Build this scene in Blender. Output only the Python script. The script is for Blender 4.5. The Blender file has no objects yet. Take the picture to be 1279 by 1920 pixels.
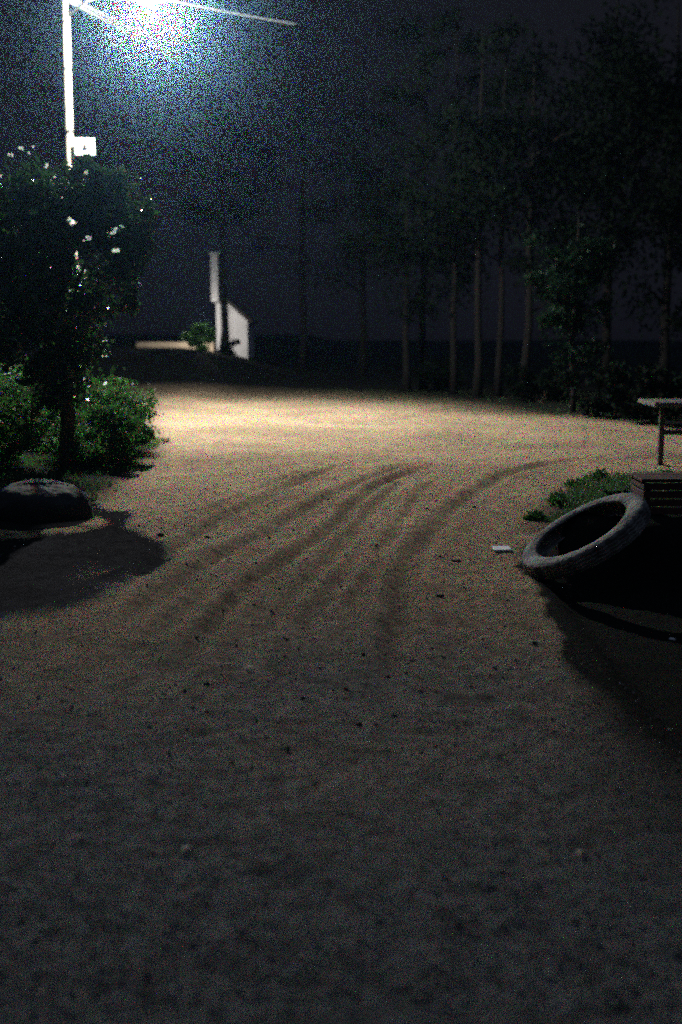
import bpy, math, random
import numpy as np
from mathutils import Vector, Matrix

# ------------------------------------------------------------------ camera
S = bpy.context.scene
PITCH = math.radians(9.06)
CAMZ = 1.6
F = 40.0 / 36.0 * 1920.0
cd = bpy.data.cameras.new('camera')
cam = bpy.data.objects.new('camera', cd)
S.collection.objects.link(cam)
cam.location = (0, 0, CAMZ)
cam.rotation_euler = (math.radians(90) - PITCH, 0, 0)
cd.sensor_fit = 'VERTICAL'
cd.sensor_height = 36.0
cd.sensor_width = 24.0
cd.lens = 40.0
cd.clip_start = 0.05
cd.clip_end = 2000
cd.dof.use_dof = True
cd.dof.focus_distance = 8.0
cd.dof.aperture_fstop = 1.2
S.camera = cam

# ------------------------------------------------------------------ night sky
W = bpy.data.worlds.new('World')
S.world = W
W.use_nodes = True
wt = W.node_tree
bg = wt.nodes['Background']
sky = wt.nodes.new('ShaderNodeTexSky')
sky.sky_type = 'NISHITA'
sky.sun_disc = False
sky.sun_elevation = math.radians(3)
sky.sun_rotation = math.radians(200)
hs = wt.nodes.new('ShaderNodeHueSaturation')
hs.inputs['Saturation'].default_value = 0.45
wt.links.new(sky.outputs[0], hs.inputs['Color'])
# night sky: near black above the trees, a brighter blue overhead added as fill
wtc = wt.nodes.new('ShaderNodeTexCoord')
wsp = wt.nodes.new('ShaderNodeSeparateXYZ')
wt.links.new(wtc.outputs['Generated'], wsp.inputs['Vector'])
wmr = wt.nodes.new('ShaderNodeMapRange')
wmr.interpolation_type = 'SMOOTHSTEP'
wmr.inputs['From Min'].default_value = 0.35
wmr.inputs['From Max'].default_value = 0.85
wt.links.new(wsp.outputs['Z'], wmr.inputs['Value'])
grad = wt.nodes.new('ShaderNodeMix')
grad.data_type = 'RGBA'
grad.inputs['A'].default_value = (0.78, 0.74, 1.15, 1)
grad.inputs['B'].default_value = (8.6, 11.8, 20.0, 1)
wt.links.new(wmr.outputs['Result'], grad.inputs['Factor'])
mixw = wt.nodes.new('ShaderNodeMix')
mixw.data_type = 'RGBA'
mixw.inputs['Factor'].default_value = 0.92
wt.links.new(hs.outputs[0], mixw.inputs['A'])
wt.links.new(grad.outputs['Result'], mixw.inputs['B'])
wt.links.new(mixw.outputs['Result'], bg.inputs['Color'])
bg.inputs['Strength'].default_value = 0.0085

S.view_settings.view_transform = 'Standard'
S.view_settings.look = 'None'
S.view_settings.exposure = 0.0
S.view_settings.gamma = 1.0

# high-ISO look: few light samples per pixel, no denoising
S.cycles.use_denoising = False
S.cycles.use_adaptive_sampling = True
S.cycles.adaptive_threshold = 0.10
S.cycles.adaptive_min_samples = 28
S.cycles.max_bounces = 4
S.cycles.diffuse_bounces = 2
S.cycles.volume_bounces = 0
S.cycles.sample_clamp_indirect = 2.0
S.cycles.filter_width = 1.75

# lamp position (the only street light of the place)
LAMP = Vector((-3.35, 21.2, 7.27))
LAMP_POWER = 6200.0
SIDE_POWER = 3500.0

C = S.collection
R = random.Random(7)
rng = np.random.default_rng(11)


def ray(px, py):
    u = (px - 639.5) / F
    v = (960 - py) / F
    return Vector((u, math.cos(PITCH) + v * math.sin(PITCH), -math.sin(PITCH) + v * math.cos(PITCH)))


def at(px, py, Y):
    d = ray(px, py)
    t = Y / d.y
    return Vector((d.x * t, Y, CAMZ + d.z * t))


def gr(px, py, z=0.0):
    d = ray(px, py)
    t = (z - CAMZ) / d.z
    return Vector((d.x * t, d.y * t, z))


# ------------------------------------------------------------------ helpers
def tag(o, label=None, cat=None, group=None, kind=None):
    if label: o['label'] = label
    if cat: o['category'] = cat
    if group: o['group'] = group
    if kind: o['kind'] = kind
    return o


def empty(name, loc=(0, 0, 0), rz=0.0):
    o = bpy.data.objects.new(name, None)
    o.empty_display_size = 0.2
    C.objects.link(o)
    o.location = loc
    o.rotation_euler = (0, 0, rz)
    return o


def mesh_np(name, V, Fc, m, parent=None, smooth=False, quads=True):
    V = np.asarray(V, dtype=np.float32)
    Fc = np.asarray(Fc, dtype=np.int32)
    me = bpy.data.meshes.new(name)
    n = Fc.shape[1]
    me.vertices.add(len(V)); me.vertices.foreach_set('co', V.ravel())
    me.loops.add(Fc.size); me.loops.foreach_set('vertex_index', Fc.ravel())
    me.polygons.add(len(Fc))
    me.polygons.foreach_set('loop_start', np.arange(0, Fc.size, n, dtype=np.int32))
    me.polygons.foreach_set('loop_total', np.full(len(Fc), n, dtype=np.int32))
    me.polygons.foreach_set('use_smooth', np.full(len(Fc), smooth, dtype=bool))
    me.update(calc_edges=True)
    me.materials.append(m)
    o = bpy.data.objects.new(name, me)
    C.objects.link(o)
    if parent: o.parent = parent
    return o


class MB:
    """collects shapes, builds one mesh"""
    def __init__(self): self.v = []; self.f = []

    def add(self, vs, fs):
        b = len(self.v)
        self.v += [tuple(q) for q in vs]
        self.f += [[i + b for i in f] for f in fs]

    def box(self, c, s, rot=None, bev=0.0):
        x, y, z = [q / 2 for q in s]
        b = min(bev, x, y, z)
        if b <= 0:
            vs = [(i * x, j * y, k * z) for i in (-1, 1) for j in (-1, 1) for k in (-1, 1)]
            fs = [(0, 1, 3, 2), (4, 6, 7, 5), (0, 4, 5, 1), (2, 3, 7, 6), (0, 2, 6, 4), (1, 5, 7, 3)]
        else:   # chamfered box by convex hull of the 24 inset corners
            import bmesh
            bm = bmesh.new()
            for i in (-1, 1):
                for j in (-1, 1):
                    for k in (-1, 1):
                        bm.verts.new((i * (x - b), j * (y - b), k * z))
                        bm.verts.new((i * (x - b), j * y, k * (z - b)))
                        bm.verts.new((i * x, j * (y - b), k * (z - b)))
            bmesh.ops.convex_hull(bm, input=bm.verts)
            bm.verts.index_update()
            vs = [v.co.copy() for v in bm.verts]
            fs = [[v.index for v in f.verts] for f in bm.faces]
            bm.free()
        M = rot if rot is not None else Matrix.Identity(3)
        self.add([M @ Vector(q) + Vector(c) for q in vs], fs)
        return self

    def tube(self, pts, rad, n=8, cap=True):
        pts = [Vector(p) for p in pts]
        if not hasattr(rad, '__len__'): rad = [rad] * len(pts)
        vs = []; fs = []
        prev = None
        for i, p in enumerate(pts):
            t = (pts[min(i + 1, len(pts) - 1)] - pts[max(i - 1, 0)]).normalized()
            a = Vector((1, 0, 0)) if abs(t.x) < 0.9 else Vector((0, 1, 0))
            if prev is not None: a = prev
            u = (a - t * a.dot(t)).normalized(); w = t.cross(u); prev = u
            for k in range(n):
                an = 2 * math.pi * k / n
                vs.append(p + (u * math.cos(an) + w * math.sin(an)) * rad[i])
        for i in range(len(pts) - 1):
            for k in range(n):
                k2 = (k + 1) % n
                fs.append((i * n + k, i * n + k2, (i + 1) * n + k2, (i + 1) * n + k))
        if cap:
            fs.append(tuple(range(n - 1, -1, -1)))
            fs.append(tuple((len(pts) - 1) * n + k for k in range(n)))
        self.add(vs, fs)
        return self

    def build(self, name, m, parent=None, smooth=False):
        me = bpy.data.meshes.new(name)
        me.from_pydata(self.v, [], self.f)
        if smooth:
            me.polygons.foreach_set('use_smooth', [True] * len(me.polygons))
        me.update()
        me.materials.append(m)
        o = bpy.data.objects.new(name, me)
        C.objects.link(o)
        if parent: o.parent = parent
        return o


def vnoise(x, y, cell, seed):
    """smooth value noise on numpy arrays"""
    r = np.random.default_rng(seed)
    T = r.random((256, 256))
    gx = x / cell; gy = y / cell
    ix = np.floor(gx).astype(int); iy = np.floor(gy).astype(int)
    fx = gx - ix; fy = gy - iy
    fx = fx * fx * (3 - 2 * fx); fy = fy * fy * (3 - 2 * fy)
    g = lambda a, b: T[a % 256, b % 256]
    return ((g(ix, iy) * (1 - fx) + g(ix + 1, iy) * fx) * (1 - fy) +
            (g(ix, iy + 1) * (1 - fx) + g(ix + 1, iy + 1) * fx) * fy) * 2 - 1


def seg_dist(x, y, pts):
    """distance to a polyline and arc parameter"""
    best = np.full(x.shape, 1e9)
    for (ax, ay), (bx, by) in zip(pts[:-1], pts[1:]):
        dx, dy = bx - ax, by - ay
        t = np.clip(((x - ax) * dx + (y - ay) * dy) / (dx * dx + dy * dy), 0, 1)
        d = np.hypot(x - ax - t * dx, y - ay - t * dy)
        best = np.minimum(best, d)
    return best


def in_poly(x, y, P):
    x = np.asarray(x); y = np.asarray(y)
    c = np.zeros(x.shape, bool)
    j = len(P) - 1
    for i in range(len(P)):
        xi, yi = P[i]; xj, yj = P[j]
        c ^= ((yi > y) != (yj > y)) & (x < (xj - xi) * (y - yi) / (yj - yi + 1e-12) + xi)
        j = i
    return c


def smooth01(t):
    t = np.clip(t, 0, 1)
    return t * t * (3 - 2 * t)


# ------------------------------------------------------------------ materials
def mat(name, col, rough=0.8, var=0.0, vscale=5.0, col2=None, bump=0.0, bscale=30.0, metal=0.0, spec=0.3, det=6.0):
    m = bpy.data.materials.new(name)
    m.use_nodes = True
    nt = m.node_tree
    b = nt.nodes['Principled BSDF']
    b.inputs['Roughness'].default_value = rough
    b.inputs['Metallic'].default_value = metal
    b.inputs['Specular IOR Level'].default_value = spec
    tc = nt.nodes.new('ShaderNodeTexCoord')
    if col2 is None:
        col2 = tuple(c * (1 - var) for c in col)
    n = nt.nodes.new('ShaderNodeTexNoise')
    n.inputs['Scale'].default_value = vscale
    n.inputs['Detail'].default_value = det
    nt.links.new(tc.outputs['Object'], n.inputs['Vector'])
    r = nt.nodes.new('ShaderNodeValToRGB')
    r.color_ramp.elements[0].position = 0.35
    r.color_ramp.elements[1].position = 0.65
    r.color_ramp.elements[0].color = (*col2, 1)
    r.color_ramp.elements[1].color = (*col, 1)
    nt.links.new(n.outputs['Fac'], r.inputs['Fac'])
    nt.links.new(r.outputs['Color'], b.inputs['Base Color'])
    if bump > 0:
        n2 = nt.nodes.new('ShaderNodeTexNoise')
        n2.inputs['Scale'].default_value = bscale
        n2.inputs['Detail'].default_value = 5
        nt.links.new(tc.outputs['Object'], n2.inputs['Vector'])
        bp = nt.nodes.new('ShaderNodeBump')
        bp.inputs['Strength'].default_value = bump
        bp.inputs['Distance'].default_value = 0.02
        nt.links.new(n2.outputs['Fac'], bp.inputs['Height'])
        nt.links.new(bp.outputs['Normal'], b.inputs['Normal'])
    return m


M_pole = mat('pale concrete', (0.72, 0.64, 0.50), 0.8, 0.2, 6, bump=0.3)
M_band = mat('dark steel band', (0.06, 0.055, 0.05), 0.6, 0.4, 20)
M_metal = mat('galvanised steel', (0.35, 0.37, 0.38), 0.45, 0.3, 12, metal=0.6)
M_white = mat('white enamel plate', (0.80, 0.80, 0.78), 0.5, 0.08, 8)
M_black = mat('black paint', (0.02, 0.02, 0.02), 0.6)
M_cable = mat('weathered cable', (0.30, 0.32, 0.33), 0.5, 0.3, 6)
M_leafL = mat('broad leaves', (0.045, 0.10, 0.03), 0.36, col2=(0.02, 0.05, 0.02), vscale=3, spec=0.6)
M_leafB = mat('shrub leaves', (0.08, 0.20, 0.04), 0.6, col2=(0.04, 0.10, 0.03), vscale=2.5, spec=0.2)
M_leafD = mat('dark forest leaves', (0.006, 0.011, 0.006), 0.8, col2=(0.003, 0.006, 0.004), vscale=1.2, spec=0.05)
M_leafM = mat('mid green leaves', (0.012, 0.032, 0.014), 0.5, col2=(0.003, 0.008, 0.005), vscale=3, spec=0.12)
M_grass = mat('verge grass', (0.10, 0.19, 0.06), 0.6, col2=(0.05, 0.09, 0.035), vscale=4)
M_bark = mat('brown bark', (0.10, 0.075, 0.05), 0.9, 0.5, 14, bump=0.8, bscale=25)
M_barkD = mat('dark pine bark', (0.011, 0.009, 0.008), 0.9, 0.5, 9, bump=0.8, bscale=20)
def translucent(m, f=0.35):
    nt_ = m.node_tree
    pb = nt_.nodes['Principled BSDF']
    tr = nt_.nodes.new('ShaderNodeBsdfTranslucent')
    mx = nt_.nodes.new('ShaderNodeMixShader'); mx.inputs[0].default_value = f
    src = pb.inputs['Base Color'].links[0].from_socket
    nt_.links.new(src, tr.inputs['Color'])
    nt_.links.new(pb.outputs[0], mx.inputs[1]); nt_.links.new(tr.outputs[0], mx.inputs[2])
    nt_.links.new(mx.outputs[0], nt_.nodes['Material Output'].inputs['Surface'])


for m_ in (M_leafL, M_leafB, M_leafM, M_grass): translucent(m_)
M_glint = mat('white leaf glint', (0.82, 0.84, 0.80), 0.5, 0.1, 10)
M_rock = mat('dark boulder stone', (0.026, 0.026, 0.025), 0.85, 0.5, 6, bump=0.8, bscale=16)
M_clod = mat('dark earth clod', (0.06, 0.048, 0.035), 0.95, 0.4, 12, bump=0.6)
M_peb = mat('pale limestone', (0.62, 0.58, 0.50), 0.8, 0.2, 12, bump=0.3)
M_brick = mat('white block', (0.80, 0.78, 0.74), 0.7, 0.15, 20, bump=0.3, bscale=60)
M_rubber = mat('dusty rubber', (0.29, 0.275, 0.245), 0.85, col2=(0.05, 0.047, 0.043), vscale=9, bump=0.8, bscale=40)
M_wood = mat('weathered planks', (0.17, 0.155, 0.13), 0.8, 0.4, 9, bump=0.5, bscale=40)
M_woodD = mat('dark timber', (0.10, 0.085, 0.07), 0.8, 0.4, 9, bump=0.5)
M_plaster = mat('white plaster', (0.75, 0.74, 0.73), 0.85, 0.12, 2, bump=0.2)
M_roof = mat('dark roof tiles', (0.06, 0.045, 0.04), 0.8, 0.4, 6)
M_tanwall = mat('tan mud plaster', (0.50, 0.40, 0.28), 0.9, 0.25, 3, bump=0.4)
M_dleaf = mat('dead leaf', (0.35, 0.30, 0.20), 0.7, 0.3, 20)

# ------------------------------------------------------------------ ground
def track(*px): return [tuple(gr(*p).xy) for p in px]


TR = [  # wheel tracks: polyline, half width, depth
    (track((180, 1225), (250, 1165), (330, 1105), (398, 1056), (448, 1023), (519, 990), (563, 957), (628, 924), (683, 902), (745, 880), (830, 861)), 0.07, 0.040),
    (track((225, 1110), (300, 1050), (380, 995), (450, 955), (540, 912), (620, 880), (690, 862)), 0.06, 0.036),
    (track((300, 1300), (370, 1210), (420, 1150), (480, 1094), (535, 1056), (574, 1023), (623, 990), (656, 952), (705, 912), (770, 887), (840, 870)), 0.06, 0.046),
    (track((480, 1220), (540, 1140), (600, 1070), (660, 1000), (710, 940), (770, 895)), 0.05, 0.028),
    (track((735, 1330), (745, 1200), (752, 1130), (771, 1050), (809, 996), (842, 957), (886, 930), (946, 891), (1030, 868), (1180, 850)), 0.08, 0.036),
    (track((650, 1210), (680, 1120), (715, 1040), (750, 975), (795, 920), (850, 882)), 0.05, 0.026),
    (track((150, 1290), (230, 1230), (330, 1160), (430, 1075)), 0.10, 0.03),
    (track((300, 1015), (390, 960), (470, 920), (560, 888), (650, 866)), 0.05, 0.024),
    (track((520, 1250), (600, 1150), (660, 1070), (700, 1010)), 0.05, 0.022),
]

# road outline on the ground (soil compacted by wheels)
ROAD = [(-1.9, -12), (-2.3, 5.5), (-2.35, 9.0), (-2.35, 13.5), (-2.6, 16.0), (-3.3, 19), (-4.0, 22.5), (-5.2, 27)] + [tuple(gr(*p).xy) for p in ((300, 733), (400, 733), (640, 742), (900, 768), (1150, 792), (1279, 806))] + [
        (14, 17.5), (14, 14.0), (6.5, 13.4), (4.2, 12.9), (3.0, 12.6), (2.5, 11.8), (2.05, 10.6), (1.75, 9.5), (1.45, 8.6)] + [tuple(gr(*p).xy) for p in ((990, 1030), (975, 1065), (1030, 1165), (1100, 1290), (1190, 1430), (1330, 1560))] + [(2.6, 2.0), (2.6, -12)]  # dark notch below the tyre paints in the bank's shade


def height(x, y):
    x = np.asarray(x, float); y = np.asarray(y, float)
    h = 0.035 * vnoise(x, y, 2.3, 1) + 0.010 * vnoise(x, y, 0.7, 2) + 0.006 * vnoise(x, y, 0.25, 3) + 0.008 * vnoise(x, y, 0.11, 9) ** 2 + 0.004 * vnoise(x, y, 0.05, 19)
    for pts, w, d in TR:
        ds = seg_dist(x, y, pts) + 0.02 * vnoise(x, y, 0.4, 5)
        e = np.minimum(np.hypot(x - pts[0][0], y - pts[0][1]), np.hypot(x - pts[-1][0], y - pts[-1][1]))
        amp = 1.2 * d * smooth01(e / 1.3) * (0.9 + 0.2 * vnoise(x, y, 0.8, 33))
        h += -amp * np.exp(-(ds / w) ** 2) + 0.5 * amp * np.exp(-((ds - 2.0 * w) / w) ** 2)
    # earth bank on the right that carries the tyre
    q = (((x - 4.2) / 2.15) ** 4 + ((y - 8.7) / 0.75) ** 4) ** 0.25 + 0.03 * vnoise(x, y, 0.5, 6)
    q2 = np.hypot((x - 2.0) / 0.62, (y - 7.78) / 0.62) + 0.05 * vnoise(x, y, 0.3, 26)
    h += np.maximum(0.26 * smooth01((1.08 - q) / 0.3), 0.36 * smooth01((1.0 - q2) / 0.4))
    # raised yard with the house, far left
    h += 0.85 * smooth01((y - 34.5) / 6.0) * smooth01((-1.0 - x) / 5.0)
    # verge on the left rises gently
    h -= 0.10 * smooth01((x - 1.25) / 0.2) * smooth01((7.6 - y) / 0.4) * smooth01((y - 3.5) / 2.0)
    h += 0.10 * smooth01((-2.5 - x) / 1.5) * smooth01((y - 9) / 3)
    return h


def lines(a, b, core0, core1, step, grow):
    v = list(np.arange(core0, core1 + 1e-6, step))
    s = step; q = core1
    while q < b: s *= grow; q += s; v.append(q)
    s = step; q = core0
    while q > a: s *= grow; q -= s; v.insert(0, q)
    return np.array(v)


gx = lines(-150, 150, -4.5, 5.0, 0.045, 1.09)
gy = np.concatenate([lines(-20, 2.0, 2.0, 9.5, 0.045, 1.12)[:], ])
gy = [v for v in lines(-30, 9.5, 2.2, 9.5, 0.045, 1.15) if v <= 9.5]
s = 0.045; q = gy[-1]
while q < 190:
    s *= 1.008 if q < 30 else 1.08
    q += s; gy.append(q)
gy = np.array(gy)
X, Y = np.meshgrid(gx, gy)
Z = height(X, Y)
V = np.stack([X.ravel(), Y.ravel(), Z.ravel()], 1)
ny, nx = X.shape
I = np.arange(ny * nx).reshape(ny, nx)
FQ = np.stack([I[:-1, :-1].ravel(), I[:-1, 1:].ravel(), I[1:, 1:].ravel(), I[1:, :-1].ravel()], 1)


def poly_sd(x, y, P):
    d = seg_dist(x, y, P + [P[0]])
    return np.where(in_poly(x, y, P), d, -d)


mg = bpy.data.materials.new('dirt and verge')
mg.use_nodes = True
nt = mg.node_tree
b = nt.nodes['Principled BSDF']
b.inputs['Roughness'].default_value = 0.92
b.inputs['Specular IOR Level'].default_value = 0.02
tc = nt.nodes.new('ShaderNodeTexCoord')


def N(kind, **kw):
    n = nt.nodes.new(kind)
    for k, v in kw.items():
        n.inputs[k].default_value = v
    return n


def L(a, b_): nt.links.new(a, b_)


def ramp(fac, c0, c1, p0=0.35, p1=0.65):
    r = nt.nodes.new('ShaderNodeValToRGB')
    r.color_ramp.elements[0].position = p0; r.color_ramp.elements[1].position = p1
    r.color_ramp.elements[0].color = (*c0, 1); r.color_ramp.elements[1].color = (*c1, 1)
    L(fac, r.inputs['Fac'])
    return r.outputs['Color']


def mix(f, a, c, mode='MIX'):
    m = nt.nodes.new('ShaderNodeMix'); m.data_type = 'RGBA'; m.blend_type = mode
    if isinstance(f, float): m.inputs['Factor'].default_value = f
    else: L(f, m.inputs['Factor'])
    for s_, q_ in (('A', a), ('B', c)):
        if isinstance(q_, tuple): m.inputs[s_].default_value = (*q_, 1)
        else: L(q_, m.inputs[s_])
    return m.outputs['Result']


n1 = N('ShaderNodeTexNoise', Scale=0.8, Detail=8.0, Roughness=0.65); L(tc.outputs['Object'], n1.inputs['Vector'])
n2 = N('ShaderNodeTexNoise', Scale=14.0, Detail=8.0, Roughness=0.7); L(tc.outputs['Object'], n2.inputs['Vector'])
n3 = N('ShaderNodeTexNoise', Scale=70.0, Detail=4.0, Roughness=0.8); L(tc.outputs['Object'], n3.inputs['Vector'])
vo = N('ShaderNodeTexVoronoi', Scale=38.0); L(tc.outputs['Object'], vo.inputs['Vector'])
soil = ramp(n1.outputs['Fac'], (0.38, 0.272, 0.165), (0.60, 0.44, 0.285), 0.3, 0.7)
fine = ramp(n2.outputs['Fac'], (0.62, 0.62, 0.62), (1.08, 1.08, 1.08), 0.3, 0.6)
soil = mix(1.0, soil, fine, 'MULTIPLY')
grit = ramp(n3.outputs['Fac'], (0.6, 0.6, 0.62), (1.15, 1.15, 1.15), 0.35, 0.62)
soil = mix(0.8, soil, grit, 'MULTIPLY')
att = nt.nodes.new('ShaderNodeAttribute'); att.attribute_name = 'cover'
sep = nt.nodes.new('ShaderNodeSeparateColor'); L(att.outputs['Color'], sep.inputs['Color'])
# R: verge (dark litter and soil), G: damper earth, with shade painted into the ruts, B: gravelly grey earth near the camera, dim cool light painted in
vm = nt.nodes.new('ShaderNodeMath'); vm.operation = 'MULTIPLY_ADD'
L(n2.outputs['Fac'], vm.inputs[0]); vm.inputs[1].default_value = 0.7; L(sep.outputs['Red'], vm.inputs[2])
vr = nt.nodes.new('ShaderNodeMapRange'); L(vm.outputs[0], vr.inputs['Value'])
vr.inputs['From Min'].default_value = 0.5; vr.inputs['From Max'].default_value = 1.15
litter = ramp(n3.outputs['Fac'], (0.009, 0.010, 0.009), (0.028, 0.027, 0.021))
damp_shade = ramp(n2.outputs['Fac'], (0.09, 0.072, 0.05), (0.24, 0.185, 0.125))
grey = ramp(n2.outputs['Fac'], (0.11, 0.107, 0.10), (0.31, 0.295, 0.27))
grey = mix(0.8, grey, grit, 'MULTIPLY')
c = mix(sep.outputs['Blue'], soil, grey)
n4 = N('ShaderNodeTexNoise', Scale=5.5, Detail=9.0, Roughness=0.75); L(tc.outputs['Object'], n4.inputs['Vector'])
blot = ramp(n4.outputs['Fac'], (0.38, 0.37, 0.35), (1.0, 1.0, 1.0), 0.36, 0.52)
c = mix(0.55, c, blot, 'MULTIPLY')
vs = ramp(vo.outputs['Distance'], (0.35, 0.34, 0.33), (1.0, 1.0, 1.0), 0.10, 0.22)
vmask = ramp(n1.outputs['Fac'], (0.0, 0.0, 0.0), (0.3, 0.3, 0.3), 0.45, 0.7)
c = mix(vmask, c, mix(1.0, c, vs, 'MULTIPLY'))
c = mix(sep.outputs['Green'], c, damp_shade)
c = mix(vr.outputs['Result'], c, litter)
L(c, b.inputs['Base Color'])
bp1 = N('ShaderNodeBump', Strength=1.0, Distance=0.05); L(n2.outputs['Fac'], bp1.inputs['Height'])
bp2 = N('ShaderNodeBump', Strength=1.0, Distance=0.012); L(n3.outputs['Fac'], bp2.inputs['Height']); L(bp1.outputs['Normal'], bp2.inputs['Normal'])
L(bp2.outputs['Normal'], b.inputs['Normal'])

ground = mesh_np('ground', V, FQ, mg, smooth=True)
tag(ground, kind='structure')
sdr = poly_sd(X, Y, ROAD) + 0.05 * vnoise(X, Y, 0.45, 51) + 0.025 * vnoise(X, Y, 0.15, 52)
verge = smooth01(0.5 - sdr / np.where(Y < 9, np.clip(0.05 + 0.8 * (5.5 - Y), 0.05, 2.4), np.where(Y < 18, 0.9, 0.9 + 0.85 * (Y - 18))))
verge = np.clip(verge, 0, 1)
damp_shade_m = np.zeros_like(X)  # darkens the wheel tracks: wet earth plus painted shade
for pts, w, d in TR:
    ds = seg_dist(X, Y, pts) + 0.05 * vnoise(X, Y, 0.3, 15)
    e = np.minimum(np.hypot(X - pts[0][0], Y - pts[0][1]), np.hypot(X - pts[-1][0], Y - pts[-1][1]))
    damp_shade_m = np.maximum(damp_shade_m, np.exp(-(ds / (w * 0.95)) ** 2) * (0.22 + 13 * d) * (0.75 + 0.25 * vnoise(X, Y, 0.5, 16)) * smooth01(e / 1.6))
BANDS = [(track((480, 806), (640, 812), (800, 818), (1000, 830), (1279, 842)), 1.1, 0.42),
         (track((300, 772), (420, 775), (520, 776)), 1.3, 0.30),
         (track((900, 885), (1010, 866), (1130, 856), (1300, 852)), 0.55, 0.45),
         (track((760, 790), (950, 800), (1150, 812), (1300, 820)), 1.2, 0.35),
         (track((350, 860), (430, 870), (520, 868)), 0.7, 0.35)]
for pts, w, am in BANDS:      # darker, damper lanes pressed by turning wheels
    ds = seg_dist(X, Y, pts) + 0.5 * w * vnoise(X, Y, 1.2, 81)
    damp_shade_m = np.maximum(damp_shade_m, am * np.exp(-(ds / w) ** 2) * (0.75 + 0.45 * vnoise(X, Y, 0.8, 82)))
damp_shade_m = np.clip(damp_shade_m, 0, 0.8)
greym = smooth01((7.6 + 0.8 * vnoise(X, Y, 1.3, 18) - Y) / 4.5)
col = np.stack([verge, damp_shade_m, greym, np.ones_like(X)], -1).reshape(-1, 4).astype(np.float32)
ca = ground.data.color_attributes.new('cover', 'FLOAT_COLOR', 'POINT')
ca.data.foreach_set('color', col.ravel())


def gz(x, y): return float(height(np.array([x]), np.array([y]))[0])


# ------------------------------------------------------------------ foliage
def leaf_mesh(name, P, size, m, parent, upbias=0.4, aspect=0.55, seed=1, droop=0.0):
    r = np.random.default_rng(seed)
    n = len(P)
    d = r.normal(size=(n, 3)); d[:, 2] -= droop; d /= np.linalg.norm(d, axis=1)[:, None]
    nn = r.normal(size=(n, 3)); nn[:, 2] += upbias * 2
    w = np.cross(d, nn); w /= np.linalg.norm(w, axis=1)[:, None] + 1e-9
    s = size * r.uniform(0.55, 1.25, n)[:, None]
    nrm = np.cross(w, d)
    a = P - d * s * 0.5
    c_ = P + d * s * 0.5
    mid = P - nrm * s * 0.06
    b_ = mid + w * s * aspect * 0.5 + nrm * s * 0.12
    e_ = mid - w * s * aspect * 0.5 + nrm * s * 0.12
    V = np.stack([a, b_, c_, e_], 1).reshape(-1, 3)
    k = np.arange(n) * 4
    T = np.concatenate([np.stack([k, k + 1, k + 2], 1), np.stack([k, k + 2, k + 3], 1)])
    return mesh_np(name, V, T, m, parent)


def clumps(center, radii, ncl, nleaf, spread, seed, hollow=0.5):
    r = np.random.default_rng(seed)
    v = r.normal(size=(ncl, 3)); v /= np.linalg.norm(v, axis=1)[:, None]
    rad = r.uniform(hollow, 1.0, ncl)[:, None]
    cc = np.array(center) + v * rad * np.array(radii)
    wts = r.uniform(0.4, 1.6, ncl); wts /= wts.sum()
    idx = r.choice(ncl, nleaf, p=wts)
    sp = spread * r.uniform(0.5, 1.3, ncl)
    P = cc[idx] + r.normal(size=(nleaf, 3)) * sp[idx][:, None] * np.array([1, 1, 0.7])
    return cc, P


def proj(P):
    P = np.asarray(P)
    x, y, z = P[:, 0], P[:, 1], P[:, 2] - CAMZ
    dep = y * math.cos(PITCH) - z * math.sin(PITCH)
    up = y * math.sin(PITCH) + z * math.cos(PITCH)
    return 639.5 + F * x / dep, 960 - F * up / dep


def shadow_xy(P):
    P = np.asarray(P); Lp = np.array(LAMP)
    t = Lp[2] / (Lp[2] - P[:, 2])
    Q = Lp + (P - Lp) * t[:, None]
    return Q


GLINTS = ((130, 413, 2, .05), (138, 416, 2, .04), (205, 440, 6, .07), (214, 432, 3, .05), (226, 427, 2, .04), (165, 448, 3, .05),
                      (216, 471, 2, .04), (223, 471, 1, .04), (158, 507, 3, .05), (150, 500, 1, .04), (163, 323, 2, .05), (160, 338, 1, .04), (108, 333, 1, .04),
                      (85, 311, 2, .045), (22, 290, 3, .05), (40, 277, 2, .05), (66, 275, 1, .04), (5, 333, 1, .05), (54, 287, 1, .04))

# ---- left tree, small broadleaf with white glints modelled on its leaves, casts the jagged shadow
tree = empty('broadleaf_tree', (-3.15, 13.0, gz(-3.15, 13.0)))
tag(tree, 'small broadleaf tree with painted white leaf glints in front of the lamp pole', 'tree')
mb = MB()
base = Vector((0, 0, -0.1))
trunk_pts = [base, Vector((0.03, 0.02, 0.6)), Vector((-0.04, 0.05, 1.2)), Vector((0.05, -0.02, 1.8)), Vector((0.0, 0.0, 2.5))]
mb.tube(trunk_pts, [0.11, 0.085, 0.075, 0.06, 0.035], 10)
ccs, Ps = [], []
for (cx, cy, cz, rx, ry, rz, nc, nl, sd) in (
        (-0.75, 0.1, 2.55, 1.3, 0.9, 0.85, 46, 9500, 3),
        (0.35, 0.0, 2.15, 1.0, 0.8, 0.75, 36, 7500, 4),
        (0.55, 0.0, 2.85, 0.75, 0.7, 0.75, 34, 9000, 8),
        (0.0, -0.15, 0.95, 0.55, 0.4, 0.45, 14, 2200, 9),
        (-0.2, -0.2, 1.55, 1.0, 0.7, 0.5, 20, 3000, 5)):
    cc, P = clumps((cx, cy, cz), (rx, ry, rz), nc, nl, 0.15, sd, 0.35)
    ccs.append(cc); Ps.append(P)
P = np.concatenate(Ps); cc = np.concatenate(ccs)
Pw = P + np.array(tree.location)
ix, iy = proj(Pw)
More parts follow.
